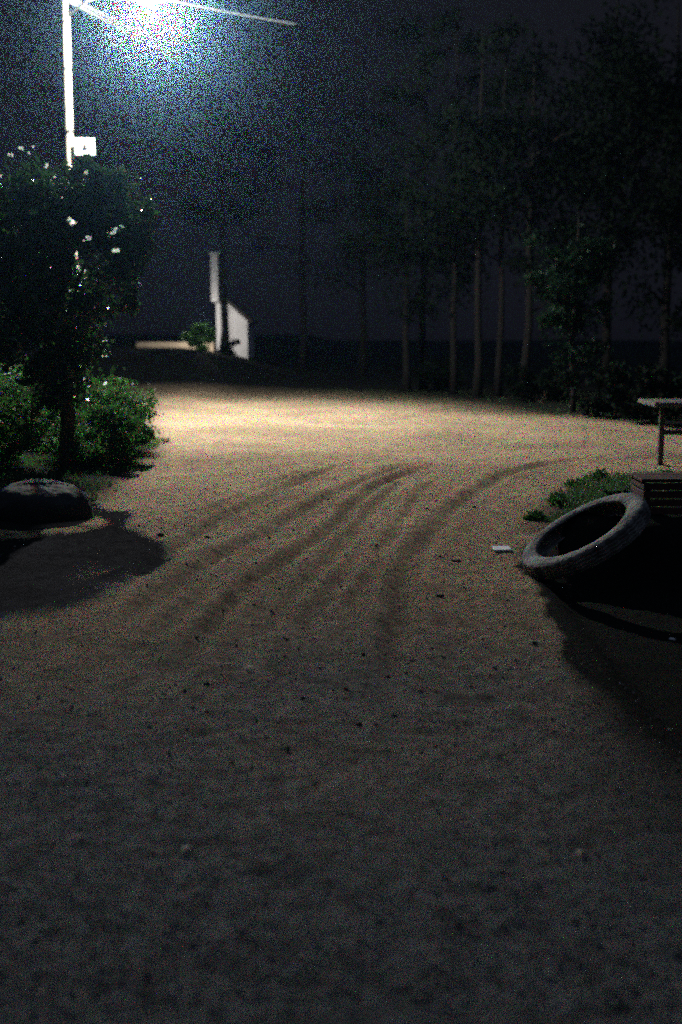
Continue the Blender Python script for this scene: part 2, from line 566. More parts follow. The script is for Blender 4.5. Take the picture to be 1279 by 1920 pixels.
SIL = [(-400, 150), (-60, 268), (40, 262), (100, 285), (128, 312), (150, 290), (180, 312), (215, 300), (262, 312), (300, 345), (312, 425), (300, 470), (318, 520), (312, 580), (300, 640), (330, 700), (150, 760), (-400, 800)]
jx = 22 * vnoise(ix, iy, 28, 61); jy = 22 * vnoise(ix, iy, 28, 62)
keep = in_poly(ix + jx, iy + jy, SIL)
for q in ((48, 905), (60, 904), (72, 903), (84, 903), (96, 904), (108, 908), (119, 911), (128, 914), (140, 919), (152, 925), (163, 932)):
    ap = at(q[0], q[1], 9.57)
    lv = np.array(LAMP - ap); lv /= np.linalg.norm(lv)
    rel = Pw - np.array(ap)
    al = rel @ lv
    keep &= ~((al > 0) & (np.linalg.norm(rel - al[:, None] * lv, axis=1) < 0.16))
Q = shadow_xy(Pw)
sx, sy = proj(Q)
SHD = [(-900, 880), (40, 905), (165, 935), (205, 955), (250, 962), (232, 985), (225, 998), (262, 1008), (298, 1022), (300, 1035), (318, 1050), (300, 1072), (240, 1100), (180, 1128), (90, 1142), (0, 1150), (-900, 1230)]
keep &= in_poly(sx, sy, SHD) | (Q[:, 1] > 11.5) | (sx < -20)
for q in GLINTS:
    bp = at(q[0], q[1], 13.3)
    d2 = np.hypot(ix - q[0], iy - q[1])
    keep &= ~((d2 < 9) & (Pw[:, 1] < 13.35))
    lv = np.array(LAMP - bp); lv /= np.linalg.norm(lv)
    rel = Pw - np.array(bp)
    al = rel @ lv
    off = np.linalg.norm(rel - al[:, None] * lv, axis=1)
    keep &= ~((al > 0) & (off < 0.09))
P = P[keep]
for c0 in cc[::5]:
    w = c0 + np.array(tree.location)
    a, bb = proj(np.array([w])); qq = shadow_xy(np.array([w])); s1, s2 = proj(qq)
    if not (in_poly(a, bb, SIL)[0] and (in_poly(s1, s2, SHD)[0] or s1[0] < 0)): continue
    t = R.uniform(0.35, 0.9)
    st = Vector((0, 0, 0.6 + 1.7 * t))
    mb.tube([st, (st + Vector(c0)) / 2 + Vector((0, 0, 0.12)), Vector(c0)], [0.028, 0.016, 0.006], 5)
mb.build('trunk', M_bark, tree, True)
leaf_mesh('crown', P, 0.10, M_leafL, tree, seed=31)


translucent(M_glint, 0.5)


def leaf_glint(px, py, Y, n, sz, parent):  # small white shapes painted in for lamp glints on the leaves
    w = at(px, py, Y) - Vector(parent.location)
    r = np.random.default_rng(int(px * 7 + py))
    mbb = MB()
    for k in range(n):
        c_ = w + Vector((r.normal() * sz * 0.7, r.normal() * 0.02, r.normal() * sz * 0.5))
        for pt in range(5):
            an = pt * 2 * math.pi / 5 + r.random()
            tilt = Vector((math.cos(an), 0.35 * r.normal() - 0.3, math.sin(an))).normalized()
            side = tilt.cross(Vector((0, 1, 0.5))).normalized()
            s_ = sz * 0.95
            mbb.add([c_, c_ + tilt * s_ * 0.55 + side * s_ * 0.35, c_ + tilt * s_, c_ + tilt * s_ * 0.55 - side * s_ * 0.35], [(0, 1, 2, 3)])
    return mbb.build('leaf_glint', M_glint, parent)


for px, py, n, s_ in GLINTS:
    leaf_glint(px, py, 13.3, n, s_ * (0.5 if py < 350 else 0.75), tree)


# ---- shrubs
def shrub(loc, rad, nl, seed, label, m=M_leafB, size=0.052, group='shrubs on the left verge', keepf=None, name='shrub'):
    t = empty(name, (loc[0], loc[1], gz(loc[0], loc[1])))
    tag(t, label, 'shrub', group)
    cc, P = clumps((0, 0, rad[2] * 0.95), rad, max(10, nl // 160), nl, min(rad) * 0.2, seed, 0.4)
    P = P[P[:, 2] > 0.01]
    if keepf is not None:
        P = P[keepf(P + np.array(t.location))]
    mb = MB()
    r = random.Random(seed)
    for c0 in cc[::2]:
        mb.tube([(r.uniform(-.08, .08), r.uniform(-.08, .08), -0.05), Vector(c0) * 0.5 + Vector((0, 0, 0.05)), c0], [0.014, 0.009, 0.004], 5)
    mb.build('stem', M_bark, t)
    leaf_mesh('foliage', P, size, m, t, seed=seed + 50)
    return t


def kf(P):
    x, y = proj(P)
    Q = shadow_xy(P); a, b_ = proj(Q)
    BP = [(-500, 600), (60, 655), (110, 690), (150, 706), (205, 700), (262, 716), (292, 730), (300, 770), (318, 800), (333, 845), (290, 872), (215, 905), (165, 925), (-500, 960)]
    x = x + 16 * vnoise(x, y, 18, 63); y = y + 16 * vnoise(x, y, 18, 64)
    return in_poly(x, y, BP) & ((a < 165) | (b_ < 945 - (a - 165) * 0.55))


shrub((-3.25, 15.2), (0.95, 0.8, 0.50), 17000, 61, 'bushy green shrub reaching the edge of the lit dirt road', keepf=kf)
shrub((-2.85, 13.6), (0.65, 0.8, 0.34), 12000, 62, 'low dark shrub nearest the road, right of the tree trunk', keepf=kf)
shrub((-5.0, 15.5), (0.9, 0.9, 0.60), 13000, 63, 'leafy shrub at the left edge of the picture with lit green tips', keepf=kf)
shrub((-4.0, 12.8), (0.8, 0.7, 0.40), 11000, 64, 'dark shrub in front of the tree trunk above the boulder', keepf=kf)

# ---- boulder with a pale strip modelled as its back-lit rim
def boulder(name, loc, rad, m, seed, rough=0.12, n=24, sm=True):
    r = np.random.default_rng(seed)
    th = np.linspace(0, math.pi, n // 2 + 1)
    ph = np.linspace(0, 2 * math.pi, n, endpoint=False)
    T, Ph = np.meshgrid(th, ph, indexing='ij')
    d = np.stack([np.sin(T) * np.cos(Ph), np.sin(T) * np.sin(Ph), np.cos(T)], -1)
    f = np.ones(T.shape)
    for k in range(14):
        ax = r.normal(size=3); ax /= np.linalg.norm(ax)
        f -= rough * np.maximum(0, d @ ax - r.uniform(0.3, 0.8)) * 1.6
    fine_ = r.normal(size=T.shape) * 0.012
    fine_[0] = fine_[0, 0]; fine_[-1] = fine_[-1, 0]
    f = f + fine_
    V = (d * f[..., None] * np.array(rad)).reshape(-1, 3)
    ny_, nx_ = T.shape
    I_ = np.arange(ny_ * nx_).reshape(ny_, nx_)
    FQ_ = np.stack([I_[:-1], np.roll(I_[:-1], -1, 1), np.roll(I_[1:], -1, 1), I_[1:]], -1).reshape(-1, 4)[:, ::-1]
    o = mesh_np(name, V, FQ_, m, smooth=sm)
    o.location = loc
    return o


bo = boulder('boulder', (-2.62, 9.62, -0.01), (0.60, 0.46, 0.36), M_rock, 5, 0.2, n=64)
tag(bo, 'large rounded dark boulder with a pale strip painted as back light along its top beside the road on the left', 'boulder')

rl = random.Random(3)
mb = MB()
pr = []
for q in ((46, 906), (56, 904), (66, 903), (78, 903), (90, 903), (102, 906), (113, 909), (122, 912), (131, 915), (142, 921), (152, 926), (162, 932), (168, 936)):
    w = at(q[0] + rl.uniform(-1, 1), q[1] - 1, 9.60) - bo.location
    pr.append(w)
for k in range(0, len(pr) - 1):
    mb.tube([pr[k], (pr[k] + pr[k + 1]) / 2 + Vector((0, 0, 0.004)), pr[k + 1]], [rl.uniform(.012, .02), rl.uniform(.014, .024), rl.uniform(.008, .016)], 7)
M_rim = mat('pale rim highlight', (0.75, 0.76, 0.70), 0.8, 0.2, 30)  # pale strip along the crest, painted in as back light
translucent(M_rim, 0.6)
mb.build('rim_highlight', M_rim, bo, True)

# ------------------------------------------------------------------ street lamp
PX, PY = at(137, 500, 22.2).x, 22.2
lamp = empty('street_lamp', (PX, PY, gz(PX, PY)))
tag(lamp, 'tall pale lamp pole with a white triangle sign and a bright cold light', 'street lamp')
z0 = lamp.location.z
mb = MB(); mb.tube([(0, 0, -0.3), (0.0, 0, 3), (0.02, 0, 6), (0.05, 0, 8.9)], [0.10, 0.087, 0.074, 0.064], 20)
pole = mb.build('pole', M_pole, lamp, True)
for py in (43, 130, 247):
    zz = at(137, py, PY).z - z0
    t = MB(); r_ = 0.10 - 0.0042 * zz + 0.006
    t.tube([(0.02 * zz / 6, 0, zz - 0.02), (0.02 * zz / 6, 0, zz + 0.02)], r_ - 0.001, 20)
    t.box((0.02 * zz / 6, -r_ - 0.01, zz), (0.04, 0.03, 0.035))
    t.build('steel_band', M_band, lamp)
lh = LAMP - Vector(lamp.location)
mb = MB()
mb.tube([(0.04, 0, lh.z + 0.05), (0.5, -0.25, lh.z + 0.28), (lh.x - 0.45, lh.y + 0.2, lh.z + 0.30), (lh.x - 0.2, lh.y + 0.1, lh.z + 0.22)], 0.03, 10)
mb.build('arm', M_metal, lamp, True)
mb = MB(); mb.box((lh.x, lh.y, lh.z + 0.17), (0.62, 0.26, 0.12), bev=0.03)
head = mb.build('lamp_head', M_metal, lamp)
m_em = bpy.data.materials.new('lit lamp glass'); m_em.use_nodes = True
eb = m_em.node_tree.nodes['Principled BSDF']
eb.inputs['Emission Color'].default_value = (0.75, 0.9, 1.0, 1)
eb.inputs['Emission Strength'].default_value = 60.0
mb = MB(); vs = []; fs = []
for i in range(7):
    a_ = math.pi / 2 * i / 6
    for k in range(24):
        b_ = 2 * math.pi * k / 24
        vs.append((lh.x + 0.29 * math.cos(a_) * math.cos(b_), lh.y + 0.15 * math.cos(a_) * math.sin(b_), lh.z + 0.12 - 0.09 * math.sin(a_)))
for i in range(6):
    for k in range(24):
        fs.append((i * 24 + k, (i + 1) * 24 + k, (i + 1) * 24 + (k + 1) % 24, i * 24 + (k + 1) % 24))
mb.add(vs, fs); mb.build('lamp_glass', m_em, lamp, True)
# sign plate
sp = at(160, 275, PY - 0.12) - Vector(lamp.location)
mb = MB(); mb.box((sp.x - 0.01, sp.y, sp.z), (0.38, 0.015, 0.31), bev=0.004)
mb.box((sp.x - 0.1, sp.y + 0.06, sp.z + 0.08), (0.2, 0.1, 0.03))
plate = mb.build('sign_plate', M_white, lamp)
mb = MB()
w_, h_ = 0.055, 0.14
tri = [(-w_, -h_ / 2), (w_, -h_ / 2), (0, h_ / 2)]
tx, tz = sp.x - 0.01, sp.z + 0.01
mb.add([(tx + a, sp.y - 0.013, tz + c_) for a, c_ in tri] + [(tx + a, sp.y - 0.009, tz + c_) for a, c_ in tri],
       [(0, 1, 2), (5, 4, 3), (0, 3, 4, 1), (1, 4, 5, 2), (2, 5, 3, 0)])
mb.build('triangle_mark', M_black, plate)

# the lamp's own light, split into one spot per primary for coloured grain
LAMP_COL = (1.01, 1.01, 0.95)
aim = Vector((-1.9, 18.6, 0.0))
for k, (nm, cc_) in enumerate((('red', (1, 0, 0)), ('green', (0, 1, 0)), ('blue', (0, 0, 1)))):
    ld = bpy.data.lights.new('split_' + nm, 'SPOT')
    ld.color = cc_
    ld.energy = LAMP_POWER * LAMP_COL[k]
    ld.spot_size = math.radians(138)
    ld.spot_blend = 1.0
    ld.shadow_soft_size = 0.08
    lo = bpy.data.objects.new('split_' + nm, ld)
    C.objects.link(lo)
    lo.parent = lamp
    lo.location = lh + Vector(((k - 1) * 0.03, 0, 0.0))
    lo.rotation_euler = (aim - LAMP).to_track_quat('-Z', 'Y').to_euler()
ls = bpy.data.lights.new('side_glow', 'POINT')     # light leaving the sides of the glass
ls.color = LAMP_COL
ls.energy = SIDE_POWER
ls.shadow_soft_size = 0.08
so = bpy.data.objects.new('side_glow', ls)
C.objects.link(so)
so.parent = lamp
so.location = lh + Vector((0, 0, -0.06))

# ------------------------------------------------------------------ overhead cables
def cable(p, q_, sag, r_, label):
    p, q_ = Vector(p), Vector(q_)
    pts = []
    for i in range(41):
        t = i / 40
        pts.append(p.lerp(q_, t) - Vector((0, 0, sag * 4 * t * (1 - t))))
    mid = Vector(pts[0])
    mb = MB(); mb.tube([v - mid for v in pts], r_, 8)
    o = mb.build('overhead_cable', M_cable, None, True)
    o.location = mid
    tag(o, label, 'cable', 'overhead cables from the lamp pole')
    return o


top = Vector((PX + 0.05, PY, 8.3))
cable((PX + 0.10, PY - 0.02, 8.02), at(560, 46, 26), 0.05, 0.019, 'upper bright cable running right just under the lamp glow')
cable((PX + 0.10, PY - 0.06, at(150, 2, PY).z), at(420, 152, 40), 0.05, 0.032, 'lower faint cable sloping down to the right, outer one of its pair')
cable((PX + 0.10, PY + 0.06, at(150, -8, PY).z), at(445, 152, 40), 0.05, 0.028, 'lower faint cable sloping down to the right, inner one of its pair')

# ------------------------------------------------------------------ forest on the far right
def forest_tree(px, Y, h, tr, cw, cbase, nl, seed, label, name='forest_tree', m=M_leafD, size=0.16, lean=0.0):
    x = (px - 639.5) / F * Y / math.cos(0)
    t = empty(name, (x, Y, gz(x, Y)))
    tag(t, label, 'tree', 'trees of the dark wood beyond the road')
    r = random.Random(seed)
    mb = MB()
    n = 9
    pts = [Vector((lean * h * (i / n) + r.uniform(-.04, .04), r.uniform(-.04, .04), -0.1 + (h + 0.1) * i / n)) for i in range(n + 1)]
    mb.tube(pts, [tr * (1 - 0.8 * i / n) * (1.35 if i == 0 else 1) for i in range(n + 1)], 10)
    cc, P = clumps((lean * h * 0.7, 0, (cbase + h) / 2 + 0.2), (cw, cw, (h - cbase) / 2), max(20, nl // 130), nl, cw * 0.14, seed, 0.3)
    for c0 in cc[::3]:
        zz = max(cbase * 0.8, min(h * 0.95, c0[2] - 0.5))
        mb.tube([(lean * zz, 0, zz), ((c0[0] + lean * zz) / 2, c0[1] / 2, c0[2] - 0.1), c0], [tr * 0.3, tr * 0.18, 0.01], 5)
    mb.build('trunk', M_barkD, t, True)
    leaf_mesh('crown', P, size, m, t, seed=seed + 9)
    return t


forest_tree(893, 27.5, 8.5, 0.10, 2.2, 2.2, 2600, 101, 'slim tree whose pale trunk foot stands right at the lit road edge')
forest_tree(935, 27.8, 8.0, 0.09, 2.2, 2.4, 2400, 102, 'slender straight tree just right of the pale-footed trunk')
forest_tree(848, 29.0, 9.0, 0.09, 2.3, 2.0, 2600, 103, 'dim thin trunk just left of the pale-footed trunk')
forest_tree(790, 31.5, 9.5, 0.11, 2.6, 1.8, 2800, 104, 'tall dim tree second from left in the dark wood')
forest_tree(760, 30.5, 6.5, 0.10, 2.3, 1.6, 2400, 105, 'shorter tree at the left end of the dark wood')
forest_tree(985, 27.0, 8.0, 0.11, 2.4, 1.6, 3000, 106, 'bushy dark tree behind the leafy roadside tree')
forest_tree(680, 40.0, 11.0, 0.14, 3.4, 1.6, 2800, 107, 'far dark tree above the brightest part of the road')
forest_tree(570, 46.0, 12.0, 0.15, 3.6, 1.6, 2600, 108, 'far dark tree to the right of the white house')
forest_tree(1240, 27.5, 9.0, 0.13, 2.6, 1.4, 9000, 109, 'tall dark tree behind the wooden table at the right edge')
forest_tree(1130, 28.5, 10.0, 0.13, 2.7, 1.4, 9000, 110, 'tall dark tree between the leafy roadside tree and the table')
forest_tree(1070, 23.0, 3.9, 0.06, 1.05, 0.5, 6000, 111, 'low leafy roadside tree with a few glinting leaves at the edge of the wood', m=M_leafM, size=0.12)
# undergrowth along the wood's foot
for i, (px, Y, rr, lb) in enumerate(((1160, 21.0, 0.8, 'low dark bush at the wood foot right of the leafy roadside tree'),
                                     (1010, 26.0, 0.7, 'low dark bush at the wood foot right of the slender trunks'),
                                     (820, 31.0, 0.6, 'low dark bush between the dim trunks of the wood'),
                                     (1235, 19.5, 0.7, 'low dark bush behind the wooden table'))):
    shrub(((px - 639.5) / F * Y, Y), (rr * 1.3, rr, rr * 0.7), 2600, 200 + i, lb, M_leafD, 0.13, 'bushes at the foot of the wood')

# ------------------------------------------------------------------ white house far left
HY = 44.0
def hp(px, py, Y=HY): return at(px, py, Y)
hx0 = hp(408, 655).x
hb = gz(hx0, HY)
house = empty('house', (hx0, HY, hb))
tag(house, 'small white plastered house with a tall chimney, mostly hidden in the dark at far left', 'house')
h0 = Vector(house.location)
a = hp(406, 660) - h0; b2 = hp(463, 568) - h0
zr = (hp(463, 602) - h0).z
mb = MB()
mb.add([(a.x, 0.1, -0.3), (b2.x, 0.1, -0.3), (b2.x, 0.1, zr), (a.x + 0.45, 0.1, b2.z), (a.x, 0.1, b2.z),
        (a.x, 3.1, -0.3), (b2.x, 3.1, -0.3), (b2.x, 3.1, zr), (a.x + 0.45, 3.1, b2.z), (a.x, 3.1, b2.z)],
       [(0, 1, 2, 3, 4), (9, 8, 7, 6, 5), (0, 5, 6, 1), (1, 6, 7, 2), (2, 7, 8, 3), (3, 8, 9, 4), (4, 9, 5, 0)])
wall = mb.build('wall', M_plaster, house)
mb = MB()
sl = math.atan2(b2.z - zr, b2.x - a.x - 0.45)
rt = Matrix.Rotation(sl, 3, 'Y')
mb.box(((a.x + 0.45 + b2.x) / 2 + 0.06, 1.6, (b2.z + zr) / 2 + 0.06), (math.hypot(b2.z - zr, b2.x - a.x - 0.45) + 0.3, 3.3, 0.08), rt, 0.01)
mb.box((a.x + 0.2, 1.6, b2.z + 0.06), (0.55, 3.3, 0.07), None, 0.01)
roof = mb.build('roof', M_roof, house)
ch0 = hp(397, 566) - h0; ch1 = hp(409, 478) - h0
mb = MB(); mb.box(((ch0.x + ch1.x) / 2, -0.08, (ch1.z - 0.3) / 2 + 0.35), (ch1.x - ch0.x, 0.3, ch1.z - ch0.z), bev=0.02)
mb = MB(); mb.box(((ch0.x + ch1.x) / 2, -0.02, (ch0.z + ch1.z) / 2), (ch1.x - ch0.x, 0.35, ch1.z - ch0.z), bev=0.02)
mb.box(((ch0.x + ch1.x) / 2, -0.02, ch1.z + 0.04), (ch1.x - ch0.x + 0.1, 0.45, 0.07), bev=0.01)
mb.build('chimney', M_plaster, house)
# small yard lamp that lights the front and the yard
yx = at(377, 612, 42.0)
wl = empty('yard_lamp', (yx.x, 42.0, gz(yx.x, 42.0)))
tag(wl, 'short black yard lamp hidden behind the round shrub left of the white house', 'lamp')
lz_ = yx.z - wl.location.z
mb = MB(); mb.tube([(0, 0, -0.1), (0, 0, lz_ - 0.08)], 0.02, 8); mb.build('post', M_black, wl)
mb = MB(); mb.tube([(0, 0, lz_ + 0.09), (0, 0, lz_ + 0.13)], [0.10, 0.03], 12); mb.build('lamp_shade', M_black, wl)
ld = bpy.data.lights.new('yard_lamp_light', 'POINT'); ld.energy = 150; ld.color = (1.0, 0.93, 0.88); ld.shadow_soft_size = 0.05
lo = bpy.data.objects.new('yard_lamp_light', ld); C.objects.link(lo); lo.parent = wl; lo.location = (0, 0, lz_)

# dark tree in front of the house wall
tx0 = at(423, 655, 41.5).x
dt = forest_tree(423, 41.5, 9.0, 0.16, 1.9, 3.4, 2500, 120, 'dark tree trunk standing in front of the white house wall')
shrub((at(432, 650, 41.0).x, 41.0), (0.35, 0.3, 0.32), 1500, 121, 'small black shrub at the foot of the trunk by the white house', M_leafD, 0.10, 'shrubs in the far yard', name='shrub')
shrub((at(376, 640, 41.1).x, 41.1), (0.60, 0.45, 0.52), 3500, 122, 'round green shrub left of the white house above the tan wall', M_leafB, 0.10, 'shrubs in the far yard', name='shrub')
# low tan yard wall
lw0 = at(256, 651, 43.3); lw1 = at(402, 656, 43.3)
lz = lw0.z - 0.12
mb = MB(); mb.box((0, 0, 0.1), (lw1.x - lw0.x, 0.25, 0.42), bev=0.03)
o = mb.build('yard_wall', M_tanwall); o.location = ((lw0.x + lw1.x) / 2, 43.3, lz)
tag(o, 'long low tan wall catching light left of the white house', 'wall')

# ------------------------------------------------------------------ right side: tyre, table, verge plants
tc_ = Vector((1.60, 7.35, 0.27))
nrm = Vector((-0.513, -0.08, 0.857)).normalized()


def tyre_mesh():
    # section (radial, axial), outer tread with grooves, sidewalls, beads, open centre
    prof = []
    hw, Ro, Ri = 0.062, 0.45, 0.33
    prof += [(Ri, -hw * 0.72), (Ri - 0.012, -hw * 0.80), (Ri + 0.015, -hw * 0.95), (0.365, -hw * 1.06), (0.405, -hw * 1.0), (0.432, -hw * 0.86)]
    for k, ax in enumerate(np.linspace(-0.74, 0.74, 13)):
        prof.append((Ro - (0.012 if k % 3 == 1 else 0.0) - 0.012 * ax * ax, hw * ax))
    prof += [(0.432, hw * 0.86), (0.405, hw * 1.0), (0.365, hw * 1.06), (Ri + 0.015, hw * 0.95), (Ri - 0.012, hw * 0.80), (Ri, hw * 0.72)]
    prof += [(0.375, hw * 0.82), (0.42, hw * 0.5), (0.43, 0), (0.42, -hw * 0.5), (0.375, -hw * 0.82)]
    n = 96; k = len(prof)
    V = []; Fc = []
    for i in range(n):
        an = 2 * math.pi * i / n
        for j, (r_, a_) in enumerate(prof):
            lug = -0.016 if (i % 3 == 0 and 6 <= j <= 18) else 0.0
            V.append(((r_ + lug) * math.cos(an), (r_ + lug) * math.sin(an), a_))
    for i in range(n):
        for j in range(k):
            Fc.append((i * k + j, ((i + 1) % n) * k + j, ((i + 1) % n) * k + (j + 1) % k, i * k + (j + 1) % k))
    return np.array(V), np.array(Fc)


tv, tf = tyre_mesh()
ty = mesh_np('old_tyre', tv, tf, M_rubber, smooth=True)
ty.rotation_euler = nrm.to_track_quat('Z', 'Y').to_euler()
ty.location = tc_
ty.scale = (1.0, 1.0, 1.0)
tag(ty, 'dusty old tyre lying tilted against the earth bank on the right of the road', 'tyre')

# low slatted crate beside the tyre
M_crate = mat('dark red-brown boards', (0.11, 0.045, 0.035), 0.8, 0.5, 7, bump=0.5)
cx0 = at(1208, 905, 7.62)
crate = empty('wooden_crate', (cx0.x, 7.62, gz(cx0.x, 7.62)))
tag(crate, 'low dark red-brown wooden crate at the right edge, behind the tilted tyre', 'crate')
hc = cx0.z - crate.location.z
mb = MB()
for k in range(4):
    zc = hc * (k + 0.5) / 4
    mb.box((0.62, 0.012, zc), (1.24, 0.024, hc / 4 - 0.012), bev=0.003)
mb.build('front_boards', M_crate, crate)
mb = MB()
for k in range(4):
    zc = hc * (k + 0.5) / 4
    mb.box((0.012, 0.19, zc), (0.024, 0.33, hc / 4 - 0.012), bev=0.003)
mb.build('side_boards', M_crate, crate)
mb = MB()
for k in range(3): mb.box((0.62, 0.065 + k * 0.125, hc + 0.012), (1.27, 0.115, 0.022), bev=0.003)
mb.build('lid', M_crate, crate)
for px_, py_ in ((0.04, 0.04), (0.04, 0.33), (1.2, 0.04), (1.2, 0.33)):
    mb = MB(); mb.box((px_, py_, hc / 2 - 0.03), (0.03, 0.03, hc - 0.0), bev=0.003); mb.build('corner_post', M_woodD, crate)

# rustic table
tb = gr(1230, 872); TY = tb.y
table = empty('wooden_table', (tb.x + 0.03, TY, gz(tb.x, TY)))
tag(table, 'plain wooden table with a pale plank top at the right edge of the picture', 'table')
mb = MB()
for k in range(4):
    mb.box((0.88, 0.02 + k * 0.2, 0.735 + 0.002 * (k % 2)), (1.95, 0.19, 0.055), bev=0.008)
mb.build('tabletop', M_wood, table)
for lx, ly in ((0.03, 0.04), (1.70, 0.04), (0.185, 0.60), (1.70, 0.60)):
    mb = MB(); mb.box((lx, ly, 0.33), (0.06, 0.06, 0.74), bev=0.006); mb.build('leg', M_woodD, table)
mb = MB(); mb.box((0.865, 0.04, 0.40), (1.60, 0.035, 0.06), bev=0.004); mb.build('crossbar', M_woodD, table)


# grass: verge tufts as one ground-cover object
def grass(name, pts, hgt, m):
    r = np.random.default_rng(77)
    n = len(pts)
    P = np.zeros((n, 3)); P[:, :2] = pts; P[:, 2] = height(pts[:, 0], pts[:, 1]) - 0.005
    an = r.uniform(0, 2 * math.pi, n); ln = r.uniform(0.2, 0.9, n)
    h = hgt * r.uniform(0.4, 1.3, n)
    dx = np.cos(an) * ln * h; dy = np.sin(an) * ln * h
    wx = -np.sin(an) * 0.006; wy = np.cos(an) * 0.006
    a_ = P + np.stack([wx, wy, 0 * wx], 1); b_ = P - np.stack([wx, wy, 0 * wx], 1)
    m1 = P + np.stack([dx * 0.4 + wx * .7, dy * 0.4 + wy * .7, h * 0.6], 1)
    m2 = P + np.stack([dx * 0.4 - wx * .7, dy * 0.4 - wy * .7, h * 0.6], 1)
    t = P + np.stack([dx, dy, h], 1)
    V = np.stack([a_, b_, m2, m1, t], 1).reshape(-1, 3)
    k = np.arange(n) * 5
    T = np.concatenate([np.stack([k, k + 1, k + 2], 1), np.stack([k, k + 2, k + 3], 1), np.stack([k + 3, k + 2, k + 4], 1)])
    o = mesh_np(name, V, T, m)
    tag(o, kind='stuff')
    return o


pts = []
r = np.random.default_rng(5)
cand = np.concatenate([np.stack([r.uniform(1.0, 6.5, 45000), r.uniform(8.0, 13.4, 45000)], 1),
                       np.stack([r.uniform(-6.5, -1.7, 30000), r.uniform(9.5, 17.5, 30000)], 1),
                       np.stack([r.uniform(-14, 12, 26000), r.uniform(20.0, 42, 26000)], 1)])
sd = poly_sd(cand[:, 0], cand[:, 1], ROAD)
nz = vnoise(cand[:, 0], cand[:, 1], 0.5, 40)
on_front = (cand[:, 1] > 31) | (cand[:, 0] > 0.8) & (cand[:, 0] < 7) & (cand[:, 1] < 7.62)
kp = ~on_front & (sd < -0.05 + 0.35 * nz) & (nz + r.uniform(-0.5, 0.5, len(cand)) > -0.12)
g1 = grass('grass', cand[kp], 0.07, M_grass)
tag(g1, 'short patchy grass and weeds along the dark verges of the dirt road', 'grass')

# small weeds on the bank edge
for i, (px, py, rr, lb) in enumerate(((1045, 948, 0.11, 'low dark weed left of the tyre on the pale dirt'),
                                      (1088, 918, 0.10, 'small dark weed just above the tyre'),
                                      (1000, 975, 0.08, 'tiny weed left of the tyre at the road edge'),
                                      (1160, 950, 0.16, 'dark weed between the tyre and the earth bank'),
                                      (1125, 905, 0.13, 'green weed at the left end of the grassy bank'),
                                      (1250, 905, 0.12, 'green weed at the right end of the grassy bank'))):
    g = gr(px, py)
    t = empty('weed', (g.x, g.y, gz(g.x, g.y)))
    tag(t, lb, 'plant', 'weeds by the tyre')
    cc, P = clumps((0, 0, rr * 0.35), (rr, rr, rr * 0.4), 10, 420, rr * 0.3, 300 + i, 0.2)
    P[:, 2] = np.abs(P[:, 2])
    leaf_mesh('leaves', P, 0.045, M_leafB if i != 3 else M_leafD, t, seed=i)

# ------------------------------------------------------------------ small things on the road
def brick():
    p = gr(941, 1034)
    mb = MB(); mb.box((0, 0, 0), (0.13, 0.12, 0.016), bev=0.004)
    o = mb.build('white_block', M_brick); o.location = (p.x, p.y, gz(p.x, p.y) + 0.014); o.rotation_euler = (math.radians(4), 0, math.radians(6))
    tag(o, 'small oblong white block lying on the dirt left of the tyre', 'block')


brick()


def stone(px, py, s_, m, label, cat, name, seed, group=None, flat=0.6, ang=0):
    p = gr(px, py)
    z = gz(p.x, p.y)
    p = gr(px, py, z)
    o = boulder(name, (p.x, p.y, gz(p.x, p.y) + s_ * flat * 0.35), (s_, s_ * 0.75, s_ * flat), m, seed, 0.3, 12, False)
    o.rotation_euler = (0, 0, ang)
    tag(o, label, cat, group)
    return o


stone(405, 1076, .017, M_peb, 'tiny white pebble in the left rut by a dark clod', 'pebble', 'pebble', 1)
stone(327, 962, .016, M_peb, 'tiny pale pebble on the lit dirt right of the jagged shadow', 'pebble', 'pebble', 2)
stone(1268, 1050, .022, M_brick, 'bright white pebble in the dark at the right edge of the picture', 'pebble', 'pebble', 3)
stone(398, 1313, .011, M_peb, 'tiny pale pebble in the dim lower left of the road', 'pebble', 'pebble', 4)
stone(290, 733, .05, M_peb, 'pale stone beside the shrub at the far left road edge', 'stone', 'stone', 5)
stone(291, 712, .05, M_peb, 'pale stone behind the one beside the shrub at the far road edge', 'stone', 'stone', 6)
stone(278, 722, .04, M_peb, 'smallest pale stone beside the shrub at the far road edge', 'stone', 'stone', 7)
stone(855, 1052, .045, M_clod, 'flat dark clod on the dirt left of the white block', 'clod', 'earth_clod', 8, flat=0.35)
stone(800, 955, .02, M_clod, 'small dark clod standing alone on the bright dirt right of centre', 'clod', 'earth_clod', 9)
stone(825, 1116, .035, M_clod, 'dark clod below the flat clod near the white block', 'clod', 'earth_clod', 10, flat=0.4)
stone(785, 1078, .02, M_clod, 'small dark clod on the right rut', 'clod', 'earth_clod', 11)
stone(303, 1005, .035, M_clod, 'dark clod at the tip of the jagged shadow', 'clod', 'earth_clod', 12, flat=.5)
stone(389, 1008, .03, M_clod, 'dark clod just right of the jagged shadow tip', 'clod', 'earth_clod', 13, flat=.5)
stone(550, 992, .015, M_clod, 'left one of two small dark clods between the ruts', 'clod', 'earth_clod', 14)
stone(561, 1001, .015, M_clod, 'right one of two small dark clods between the ruts', 'clod', 'earth_clod', 15)
r = random.Random(42)
